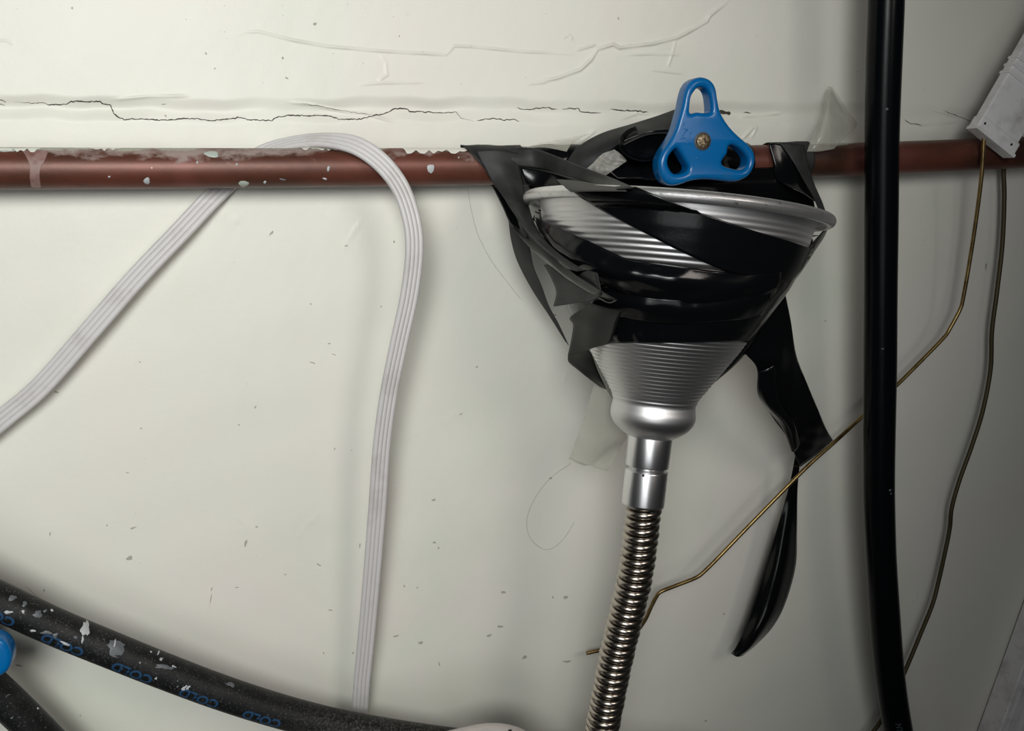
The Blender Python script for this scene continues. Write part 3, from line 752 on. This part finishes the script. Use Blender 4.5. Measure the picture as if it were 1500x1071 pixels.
# loose flaps on the left of the cone
t_('loose_flap', [[(797, 388, .092), (830, 385, .112), (875, 400, .146)], [(808, 408, .094), (838, 408, .116), (878, 415, .148)], [(815, 428, .092), (842, 428, .118), (880, 432, .148)], [(811, 449, .094), (838, 445, .116), (868, 440, .140)]], 'tape_matte', wr=0.0006, wf=90, nu=26, nv=16, seed=4)
t_('loose_flap', [[(866, 444, .139), (885, 450, .151), (912, 455, .163)], [(836, 464, .110), (868, 466, .136), (905, 470, .1605)], [(840, 476, .110), (868, 482, .136), (900, 486, .158)], [(837, 498, .108), (862, 503, .130), (892, 503, .152)], [(832, 521, .104), (852, 516, .120), (872, 508, .136)]],
   'tape_dull', wr=0.0007, wf=120, nu=30, nv=18, seed=12)
t_('loose_flap', [[(832, 520, .104), (846, 516, .114), (860, 509, .122)], [(833, 530, .098), (852, 526, .106), (868, 522, .110)], [(846, 541, .094), (862, 540, .099), (875, 542, .102)], [(862, 554, .092), (872, 556, .095), (884, 562, .098)], [(880, 567, .090), (883, 568, .091), (888, 570, .092)]], 'tape_dull', wr=0.0003, nu=20, nv=10)
t_('loose_flap', [[(1095, 470, .108), (1110, 474, .106), (1118, 478, .100)], [(1080, 500, .108), (1095, 503, .104), (1100, 508, .100)], [(1058, 530, .106), (1070, 532, .104), (1077, 534, .100)], [(1034, 568, .104), (1037, 568, .102), (1040, 566, .100)]], 'tape', nu=20, nv=6)
# tape wound on the pipe behind the handle, and the dark hanging sheet inside the funnel mouth
sleeve('pipe_winding', 762, 1092, 'tape', TP, slant=0.0, r=0.0012, seed=9, lump=0.0010)
t_('hanging_sheet', [[(760, 250, .030), (860, 250, .034), (1000, 246, .034), (1100, 246, .034), (1170, 244, .034)], [(775, 275, .030), (870, 280, .036), (1000, 275, .040), (1100, 272, .040), (1185, 268, .040)], [(790, 310, .030), (870, 315, .030), (1000, 318, .030), (1100, 316, .030), (1195, 310, .034)]], 'tape', wr=0.001, wf=100, nu=20, nv=40)
sleeve('pipe_winding', 1130, 1178, 'tape_matte', TP, slant=0.004, seed=5)
t_('strap', [[(1126, 211, .034), (1134, 210, .035), (1144, 212, .0358)], [(1133, 238, .0358), (1146, 236, .0372), (1162, 240, .038)], [(1138, 262, .040), (1158, 264, .044), (1182, 272, .046)], [(1160, 276, .050), (1178, 284, .054), (1195, 296, .058)]], 'tape', wr=0.0008, nu=30, nv=10)
t_('strap', [[(1141, 209, .0345), (1160, 210, .0355), (1178, 213, .0345)], [(1160, 234, .0375), (1172, 236, .0380), (1184, 240, .037)], [(1176, 262, .046), (1184, 264, .0465), (1192, 268, .046)], [(1192, 290, .058), (1198, 294, .060), (1205, 298, .062)], [(1203, 318, .078), (1208, 322, .080), (1214, 326, .084)]], 'tape_matte', wr=0.0005, nu=30, nv=10, seed=21)
t_('strap', [[(1206, 338, .098), (1210, 337, .092), (1213, 334, .086)], [(1182, 366, .118), (1194, 362, .104), (1204, 352, .090)], [(1168, 392, .118), (1180, 388, .106), (1186, 378, .092)], [(1140, 418, .118), (1156, 416, .108), (1166, 408, .096)], [(1110, 442, .122), (1124, 438, .110), (1134, 432, .100)]], 'tape', wr=0.0005, nu=30, nv=10, seed=22)
# tape bridging up behind the handle
t_('top_loop', [[(828, 240, .036), (842, 246, .040), (862, 250, .046)], [(846, 216, .036), (862, 228, .044), (884, 232, .048)], [(880, 196, .034), (892, 206, .044), (912, 214, .050)], [(925, 182, .032), (935, 190, .044), (948, 198, .052)],
                [(960, 171, .030), (968, 182, .042), (980, 196, .052)], [(988, 161, .026), (998, 176, .038), (1010, 198, .050)]], 'tape_matte', wr=0.0005, nu=40, nv=14, seed=31)
t_('top_loop', [[(872, 238, .048), (885, 246, .052), (905, 262, .056)], [(900, 215, .050), (915, 232, .050), (935, 262, .056)], [(930, 198, .050), (945, 225, .046), (960, 264, .056)], [(980, 190, .050), (990, 222, .046), (1000, 264, .056)], [(1060, 205, .036), (1065, 235, .040), (1075, 262, .046)]], 'tape', wr=0.0008, nu=36, nv=20, seed=33)
cup = []
for r_, o_ in ((0.80, .044), (0.86, .050), (0.95, .058), (1.0, .064)):
    cup.append([(944 + 37 * r_ * math.cos(a), 210 + 26 * r_ * math.sin(a), o_ - 0.004 * math.cos(a)) for a in np.radians(np.linspace(-25, 250, 15))])
t_('rolled_end', cup, 'tape', nu=16, nv=48, wr=0.0003)
# clear tape pieces
CT = thing('clear_tape', P(888.0, 245.0, 0.06), 'crinkled clear tape bunched between the tape strips on the pipe', 'tape')
sheet('film', [[(856, 250, .058), (868, 240, .062), (882, 226, .058), (900, 219, .056)], [(866, 258, .062), (880, 246, .068), (896, 236, .060), (912, 228, .060)], [(874, 262, .064), (890, 255, .066), (906, 244, .070), (918, 236, .062)]], 'film_crinkle', CT, nu=40, nv=44, wr=0.0030, wf=300, seed=41)
CT2 = thing('clear_tape', P(875.0, 660.0, 0.05), 'short strip of clear tape hanging left of the funnel spout', 'tape')
sheet('film', [[(872, 556, .086), (882, 562, .088), (896, 585, .092)], [(862, 590, .080), (880, 598, .084), (908, 612, .088)], [(850, 628, .070), (875, 640, .076), (918, 640, .080)], [(835, 668, .060), (862, 678, .066), (912, 650, .070)], [(834, 671, .058), (864, 682, .064), (890, 690, .066)]], 'film', CT2, nu=50, nv=40, wr=0.0014, wf=150, seed=43)
CT3 = thing('clear_tape', P(1215.0, 200.0, 0.02), 'clear plastic film peak sticking up from the pipe', 'tape')
sheet('film', [[(1182, 222, .034), (1200, 222, .035), (1222, 218, .034)], [(1190, 200, .030), (1208, 196, .036), (1240, 198, .022)], [(1204, 168, .020), (1216, 160, .030), (1255, 182, .012)], [(1208, 142, .012), (1217, 138, .020), (1240, 160, .008)], [(1212, 128, .007), (1216, 127, .012), (1221, 130, .007)]], 'film', CT3, nu=36, nv=24, wr=0.0008, wf=120, seed=44)
CT4 = thing('clear_tape', P(820.0, 212.0, 0.02), 'wrinkled clear film between the black tape loop and the cove', 'tape')
sheet('film', [[(770, 216, .030), (800, 216, .032), (830, 222, .034)], [(795, 210, .022), (815, 208, .024), (840, 208, .030)], [(830, 203, .010), (845, 200, .012), (862, 196, .018)]], 'film', CT4, nu=24, nv=24, wr=0.0012, wf=260, seed=45)

# the loose end hanging on the right
TL = thing('tape_tail', P(1150.0, 560.0, 0.07), 'twisted loose end of black tape hanging right of the funnel', 'tape')
sheet('upper_length', [[(1100, 455, .104), (1125, 440, .100), (1149, 426, .096)], [(1086, 506, .100), (1125, 492, .094), (1158, 470, .090)], [(1108, 538, .092), (1138, 528, .094), (1166, 520, .082)], [(1111, 575, .082), (1146, 560, .086), (1182, 562, .074)],
                       [(1132, 612, .070), (1166, 602, .074), (1198, 600, .064)], [(1152, 640, .058), (1182, 628, .060), (1210, 628, .052)], [(1172, 684, .040), (1196, 666, .042), (1220, 645, .042)]], 'tape', TL, nu=80, nv=30, wr=0.0017, wf=85, seed=51)
sheet('folded_edge', [[(1110, 545, .095), (1125, 540, .098), (1135, 534, .098)], [(1112, 582, .086), (1124, 590, .089), (1140, 585, .090)], [(1145, 626, .068), (1155, 625, .072), (1162, 618, .074)], [(1160, 662, .052), (1166, 660, .055), (1172, 650, .056)]], 'tape', TL, nu=36, nv=10, wr=0.0006, wf=90, seed=52)
sheet('lower_length', [[(1165, 668, .030), (1168, 670, .030), (1172, 674, .030)], [(1156, 712, .026), (1162, 716, .026), (1168, 720, .026)], [(1138, 775, .024), (1152, 778, .028), (1167, 780, .022)], [(1120, 832, .022), (1142, 832, .030), (1165, 830, .020)],
                       [(1102, 888, .022), (1128, 888, .030), (1150, 884, .020)], [(1090, 922, .022), (1112, 922, .030), (1132, 918, .020)], [(1078, 948, .022), (1095, 950, .027), (1108, 944, .020)], [(1071, 957, .022), (1079, 962, .024), (1087, 961, .022)]], 'tape', TL, nu=70, nv=18, wr=0.0004, wf=90, seed=53)

# ------------------------------------------------------------------ cables
def build_flat_cable():
    pts = [(-60, 668, .010), (0, 617, .011), (60, 566, .012), (130, 487, .013), (200, 407, .012), (262, 342, .010), (310, 291, .007), (345, 257, .0055), (385, 224, .0075), (425, 210, .014), (470, 205, .024),
           (518, 212, .034), (556, 236, .039), (585, 272, .043), (602, 318, .046), (607, 365, .047), (600, 430, .046), (584, 505, .044), (569, 580, .041), (559, 655, .038), (553, 740, .035),
           (545, 840, .031), (537, 930, .027), (530, 1000, .022), (527, 1045, .017), (522, 1090, .012), (512, 1160, .010)]
    nrm = [(.0, -1, .0)] * 6 + [(.1, -1, .1), (.1, -.9, .4), (.1, -.7, .7), (0, -.7, .9), (0, -.7, .8), (-.1, -.9, .5), (.1, -1, .3), (.3, -1, .2), (.35, -1, .1)] + [(.35, -1, 0)] * 5 + [(.2, -1, 0)] * 7
    n = 480
    a = np.asarray(pts, float); w = run_on(catmull(P(a[:, 0], a[:, 1], a[:, 2]), n * 4), 0.25, 0.25); nn = catmull(np.asarray(nrm, float), n * 4); nn = np.vstack([[nn[0]] * 4, nn, [nn[-1]] * 4])
    both = arc_resample(np.hstack([w, nn * 1e-6]), n); p, nv_ = both[:, :3], both[:, 3:] * 1e6
    t = np.gradient(p, axis=0); t /= np.linalg.norm(t, axis=1)[:, None]
    nv_ = nv_ - t * (nv_ * t).sum(1)[:, None]; nv_ /= np.linalg.norm(nv_, axis=1)[:, None]
    B = np.cross(t, nv_)
    R, Pt, k = 0.00175, 0.0026, 4
    prof = []
    xs = np.linspace(-(k - 1) / 2 * Pt - R, (k - 1) / 2 * Pt + R, 49)
    def hh(x): return max(max(math.sqrt(max(R * R - (x - (i - (k - 1) / 2) * Pt) ** 2, 0)) for i in range(k)), 0.0008 if abs(x) < (k - 1) / 2 * Pt else 0)
    prof = [(hh(x), x) for x in xs] + [(-hh(x), x) for x in xs[::-1][1:-1]]
    v, f = sweep(p, np.array(prof), nv_, B)
    o = obj('flat_cable', v, f, 'cable_white', origin=p[0])
    return tag(o, 'white ribbed flat cable looped over the copper pipe', 'cable')
build_flat_cable()

def text_on(p, r, word, size, s_at, ang, flip, m, parent, name, across=False):
    """print lettering on a tube: p path, word centred at path distance s_at, angle ang around it"""
    cu = bpy.data.curves.new('tmp_text', 'FONT'); cu.body = word; cu.size = size; cu.offset = size * 0.03; cu.align_x = 'CENTER'; cu.align_y = 'CENTER'
    o = bpy.data.objects.new('tmp_text', cu); COL.objects.link(o)
    dg = bpy.context.evaluated_depsgraph_get(); dg.update()
    me = bpy.data.meshes.new_from_object(o.evaluated_get(dg))
    bpy.data.objects.remove(o); bpy.data.curves.remove(cu)
    bm = bmesh.new(); bm.from_mesh(me); bmesh.ops.triangulate(bm, faces=bm.faces)
    bmesh.ops.subdivide_edges(bm, edges=bm.edges, cuts=1); bm.to_mesh(me); bm.free()
    v = np.array([q.co[:] for q in me.vertices]); f = [tuple(q.vertices) for q in me.polygons]
    bpy.data.meshes.remove(me)
    sgn = -1 if flip else 1
    x, y = v[:, 0] * sgn, v[:, 1] * sgn
    sl = np.concatenate([[0], np.cumsum(np.linalg.norm(np.diff(p, axis=0), axis=1))])
    s = s_at + x
    c = np.stack([np.interp(s, sl, p[:, k]) for k in range(3)], 1)
    t = np.gradient(p, axis=0); t /= np.linalg.norm(t, axis=1)[:, None]
    tt = np.stack([np.interp(s, sl, t[:, k]) for k in range(3)], 1)
    fr = CAM - c; fr = fr - tt * (fr * tt).sum(1)[:, None]; fr /= np.linalg.norm(fr, axis=1)[:, None]
    ua = np.cross(fr, tt)
    ang = ang + y / r
    q = c + (fr * np.cos(ang)[:, None] + ua * np.sin(ang)[:, None]) * (r + 0.00008)
    return obj(name, q, f, m, parent, smooth=False)
def build_left_hoses():
    t = thing('rubber_hose', P(200.0, 965.0, 0.03), 'long black hose with blue COLD print and paint splashes, sagging along the bottom', 'hose')
    pts = [(-120, 820, .052), (-50, 857, .050), (0, 881, .048), (80, 918, .046), (160, 951, .045), (240, 983, .044), (320, 1013, .043), (400, 1039, .042), (480, 1060, .041), (560, 1075, .040), (650, 1088, .039), (760, 1100, .037)]
    p = path(pts, 300, 0.25, 0.25); r = 25.5 * mmpx(150, 950, .045)
    v, f = tube(p, r, 36); obj('tube', v, f, 'hose_dusty', t)
    sl = np.concatenate([[0], np.cumsum(np.linalg.norm(np.diff(p, axis=0), axis=1))]); pxs, pys = proj(p)
    for x in (8, 108, 208, 304, 394):
        text_on(p, r, 'COLD', 0.0086, float(np.interp(x - 8, pxs, sl)), math.radians(-45), True, 'ink', t, 'print')
    fn = hose_blob_fun(p, r)
    for i, (x, y, rx, ry, rot, m) in enumerate([(125, 921, 7.5, 10, .25, 'splash'), (121, 937, 2, 5, .1, 'splash'), (171, 950, 15, 11, -.4, 'splash_thin'), (168, 944, 2, 6, .1, 'splash'), (55, 900, 8, 4.5, -.2, 'splash_thin'), (66, 895, 4, 1.6, -.5, 'splash_thin'),
                                          (76, 894, 2.2, 2, 0, 'splash'), (12, 897, 6, 2.5, -.2, 'splash'), (34, 896, 3, 2.2, -.4, 'splash'), (48, 924, 4, 2, .2, 'splash'), (68, 927, 8, 3, .15, 'splash_thin'), (81, 931, 4, 3.5, 0, 'splash_thin'),
                                          (111, 934, 2.5, 3, 0, 'splash_thin'), (96, 943, 8, 2, .3, 'splash'), (232, 957, 1.5, 4.5, .5, 'splash'), (236, 966, 3, 2.4, -.5, 'splash'), (240, 977, 14, 4, .05, 'splash_thin'), (255, 977, 4, 1.6, .2, 'splash'),
                                          (229, 994, 2.4, 2, 0, 'splash'), (272, 1008, 7, 4.2, -.2, 'splash'), (261, 998, 1.4, 1.4, 0, 'splash'), (205, 971, 1.3, 1.3, 0, 'splash'), (221, 955, 1.3, 1.3, 0, 'splash'), (337, 1003, 6, 4, .5, 'splash_thin'),
                                          (260, 1006, 3, 1.2, -.6, 'splash_thin'), (18, 876, 6, 4, 0, 'splash_thin'), (36, 885, 4, 4, .3, 'splash_thin')]):
        v, f = blob_on(fn, x, y, rx, ry, rot, 120 + i, n=14, rough=0.4)
        obj('paint_splash', v, f, m, t)
    t2 = thing('rubber_hose', P(40.0, 1035.0, 0.02), 'short stretch of black hose crossing the bottom left corner', 'hose')
    p = path([(-120, 915, .040), (-60, 965, .038), (0, 1018, .036), (50, 1066, .034), (110, 1128, .032), (180, 1200, .030)], 200, 0.03, 0.25); r = 25 * mmpx(20, 1035, .036)
    v, f = tube(p, r, 32); obj('tube', v, f, 'hose_black', t2)
    fn = hose_blob_fun(p, r)
    for i, (x, y, rx, ry, rot, m) in enumerate([(18, 1052, 4, 3.5, 0, 'splash_thin'), (27, 1050, 3, 2.5, 0, 'splash_thin'), (55, 1038, 2, 1.8, 0, 'splash'), (40, 1065, 1.6, 2.6, .3, 'splash'), (36, 1053, 1.6, 1.6, 0, 'splash_thin'), (10, 1020, 7, 3, -.3, 'splash_thin'), (68, 1066, 5, 4, 0, 'splash_thin')]):
        v, f = blob_on(fn, x, y, rx, ry, rot, 160 + i, n=12, rough=0.4)
        obj('paint_splash', v, f, m, t2)
build_left_hoses()

def build_black_cable():
    t = thing('black_cable', P(1295.0, 540.0, 0.05), 'thick black cable hanging straight down in front of the pipe', 'cable')
    pts = [(1301, -90, .064), (1299, -30, .064), (1297.5, 20, .064), (1294.5, 100, .063), (1292, 200, .062), (1291, 300, .061), (1290, 420, .060), (1289, 540, .058), (1288, 640, .057), (1287.5, 720, .056),
           (1290, 800, .055), (1294, 870, .054), (1299, 940, .052), (1305, 1000, .051), (1314, 1060, .050), (1326, 1120, .049), (1345, 1190, .048)]
    p = path(pts, 340, 0.25, 0.25); r0 = 23.0 * mmpx(1290, 500, .06)
    u = np.linspace(0, 1, len(p)); r = r0 * (1 + 0.012 * np.sin(u * 31) + 0.008 * np.sin(u * 73))
    v, f = tube(p, r, 36); obj('sheath', v, f, 'cable_black', t)
    sl = np.concatenate([[0], np.cumsum(np.linalg.norm(np.diff(p, axis=0), axis=1))]); _, pys = proj(p)
    text_on(p, r0 * 1.015, 'NTC', 0.0058, float(np.interp(1055, pys, sl)), math.radians(4), False, 'ink_grey', t, 'print')
    fn = hose_blob_fun(p, r0 * 1.02)
    for i, (x, y, rx, ry) in enumerate([(1299, 160, 2.5, 2), (1304, 720, 2.5, 4.5), (1293, 511, 2.5, 1.2)]):
        v, f = blob_on(fn, x, y, rx, ry, 0, 190 + i, n=9); obj('scuff', v, f, 'splash_thin', t)
build_black_cable()

def wire(name, pts, rpx, m, label, n=200, ext=0.0):
    t = np.asarray(pts, float); p = path(pts, n, 0, ext); r = rpx * mmpx(t[len(t) // 2][0], t[len(t) // 2][1], t[len(t) // 2][2])
    v, f = tube(p, r, 12)
    return tag(obj(name, v, f, m, origin=p[0]), label, 'wire')
wire('brass_wire', [(1444, 170, .040), (1441, 205, .040), (1438, 255, .0385), (1430, 320, .034), (1420, 385, .030), (1411, 436, .028), (1406, 454, .027), (1391, 482, .026), (1382, 495, .026), (1352, 526, .025), (1315, 563, .025), (1268, 606, .025), (1222, 648, .029), (1180, 686, .032),
                    (1110, 757, .030), (1054, 815, .028), (1035, 834, .027), (1020, 846, .026), (990, 858, .025), (968, 867, .024), (961, 875, .023), (952, 893, .022), (945, 908, .020), (930, 928, .018), (905, 944, .016), (885, 951, .015), (859, 957, .014)], 2.9, 'brass',
     'thin brass wire bent from the trunking down behind the funnel hose', 340)
wire('dark_wire', [(1472, 215, .012), (1470, 250, .012), (1471, 290, .012), (1468, 360, .012), (1460, 430, .013), (1453, 485, .013), (1451, 540, .013), (1440, 600, .014), (1424, 652, .014), (1405, 705, .014), (1394, 745, .014), (1391, 775, .013), (1383, 815, .013), (1374, 855, .013), (1366, 885, .014), (1350, 925, .014), (1325, 985, .014), (1300, 1040, .014), (1279, 1072, .014), (1240, 1120, .014)], 3.1, 'wire_dark',
     'tarnished dark wire hanging down the wall at the far right', 320, 0.2)

# ------------------------------------------------------------------ white plastic trunking at the right edge
def build_trunk(name, a, b, c, off0, off1, label, ribs=True):
    """a: lower left corner, b: lower right corner, c: point up the left edge (photo pixels at the front plane)"""
    A, Bp, C = P(*a, off1), P(*b, off1), P(*c, off1)
    up = C - A; up /= np.linalg.norm(up)
    ax = Bp - A; ax = ax - up * (ax @ up); wd = np.linalg.norm(ax); ax /= wd
    ay = np.array([0, -1.0, 0]); dp = off1 - off0
    t = thing(name, A, label, 'trunking')
    L = 0.30
    ctr = A + ax * wd / 2 - ay * dp / 2
    def bx(nm, s0, s1, gw, gf, m='trunk', bev=0.0012, x0=0.0, parent=t):
        v, f = box_verts(ctr + up * (s0 + s1) / 2 + ay * gf / 2 + ax * x0, ax, ay, up, wd + gw, dp + gf, s1 - s0)
        return bevelled(obj(nm, v, f, m, parent, smooth=False), bev)
    return t, bx, dict(A=A, up=up, ax=ax, ay=ay, wd=wd, dp=dp, L=L, ctr=ctr)
t, bx, g = build_trunk('cable_trunking', (1432, 186), (1487, 219), (1500, 68), .0365, .0445, 'white plastic trunking end angled into the upper right corner')
bx('channel', 0.004, 0.30, 0.0, 0.0)
bx('end_cap', 0.0, 0.0085, 0.0022, 0.0012)
bx('lip', -0.0018, 0.0006, 0.0032, 0.0020, bev=0.0005)
for s in (0.040, 0.0455, 0.051): bx('rib', s, s + 0.0022, 0.0020, 0.0010, bev=0.0007)
for x0 in (-.42, .34):
    c = g['A'] + g['ax'] * g['wd'] * (.5 + x0) + g['up'] * 0.0042 + g['ay'] * 0.0013
    a = np.linspace(0, 2 * math.pi, 12, endpoint=False)
    obj('hole', [c + (g['ax'] * math.cos(q) + g['up'] * math.sin(q)) * 0.0009 for q in a], [tuple(range(12))], 'steel_core', t)
t, bx, g = build_trunk('cable_trunking', (1455, 1099), (1535, 1118), (1501, 972), .002, .022, 'grooved white trunking cut off by the lower right corner')
bx('channel', -0.15, 0.22, 0.0, 0.0)
for x0 in (-.36, -.14, .08, .30):
    v, f = box_verts(g['ctr'] + g['ay'] * (g['dp'] / 2 + 0.0006) + g['ax'] * g['wd'] * x0 + g['up'] * 0.035, g['ax'], g['ay'], g['up'], g['wd'] * .12, 0.0014, 0.37)
    bevelled(obj('rib', v, f, 'trunk', t, smooth=False), 0.0005)

# ------------------------------------------------------------------ white plastic spout at the bottom edge
def build_bottom():
    t = thing('white_pipe_end', P(720.0, 1095.0, 0.03), 'rounded white plastic pipe bend just showing at the bottom edge', 'pipe')
    p = path([(480, 1152, .064), (560, 1128, .068), (620, 1110, .070), (670, 1097, .071), (720, 1088, .072), (758, 1096, .071), (785, 1125, .069), (795, 1170, .066)], 80, 0.05, 0.1)
    u = np.linspace(0, 1, 80); r = 27 * mmpx(720, 1080, .072) * (0.9 + 0.1 * np.sin(u * math.pi))
    v, f = tube(p, r, 32); obj('bend', v, f, 'bottom_white', t)
    fn = hose_blob_fun(p, 28 * mmpx(720, 1080, .072))
    v, f = blob_on(fn, 747, 1071, 4, 2, 0, 5, n=10); obj('dark_spot', v, f, 'steel_core', t)  # small dark oval laid over the bend
build_bottom()

# ------------------------------------------------------------------ stray hairs and threads on the wall
def strand(pts, label, rmm=0.09):
    a = np.asarray(pts, float); w = wall_pt(a[:, 0], a[:, 1], 0.0006)
    p = arc_resample(catmull(w, 200), 60)
    v, f = tube(p, rmm * 0.001, 6)
    tag(obj('thread', v, f, 'hair', origin=p[0]), label, 'thread')
strand([(684, 275), (690, 310), (700, 345), (718, 380), (740, 410), (762, 438)], 'fine thread hanging from the pipe left of the black tape', 0.07)
strand([(835, 678), (805, 700), (782, 730), (771, 760), (775, 785), (790, 801), (806, 803), (825, 788), (840, 765)], 'fine looped hair on the wall left of the metal hose', 0.07)
strand([(40, 858), (55, 872), (74, 884)], 'short stray hair on the wall above the long black hose', 0.07)
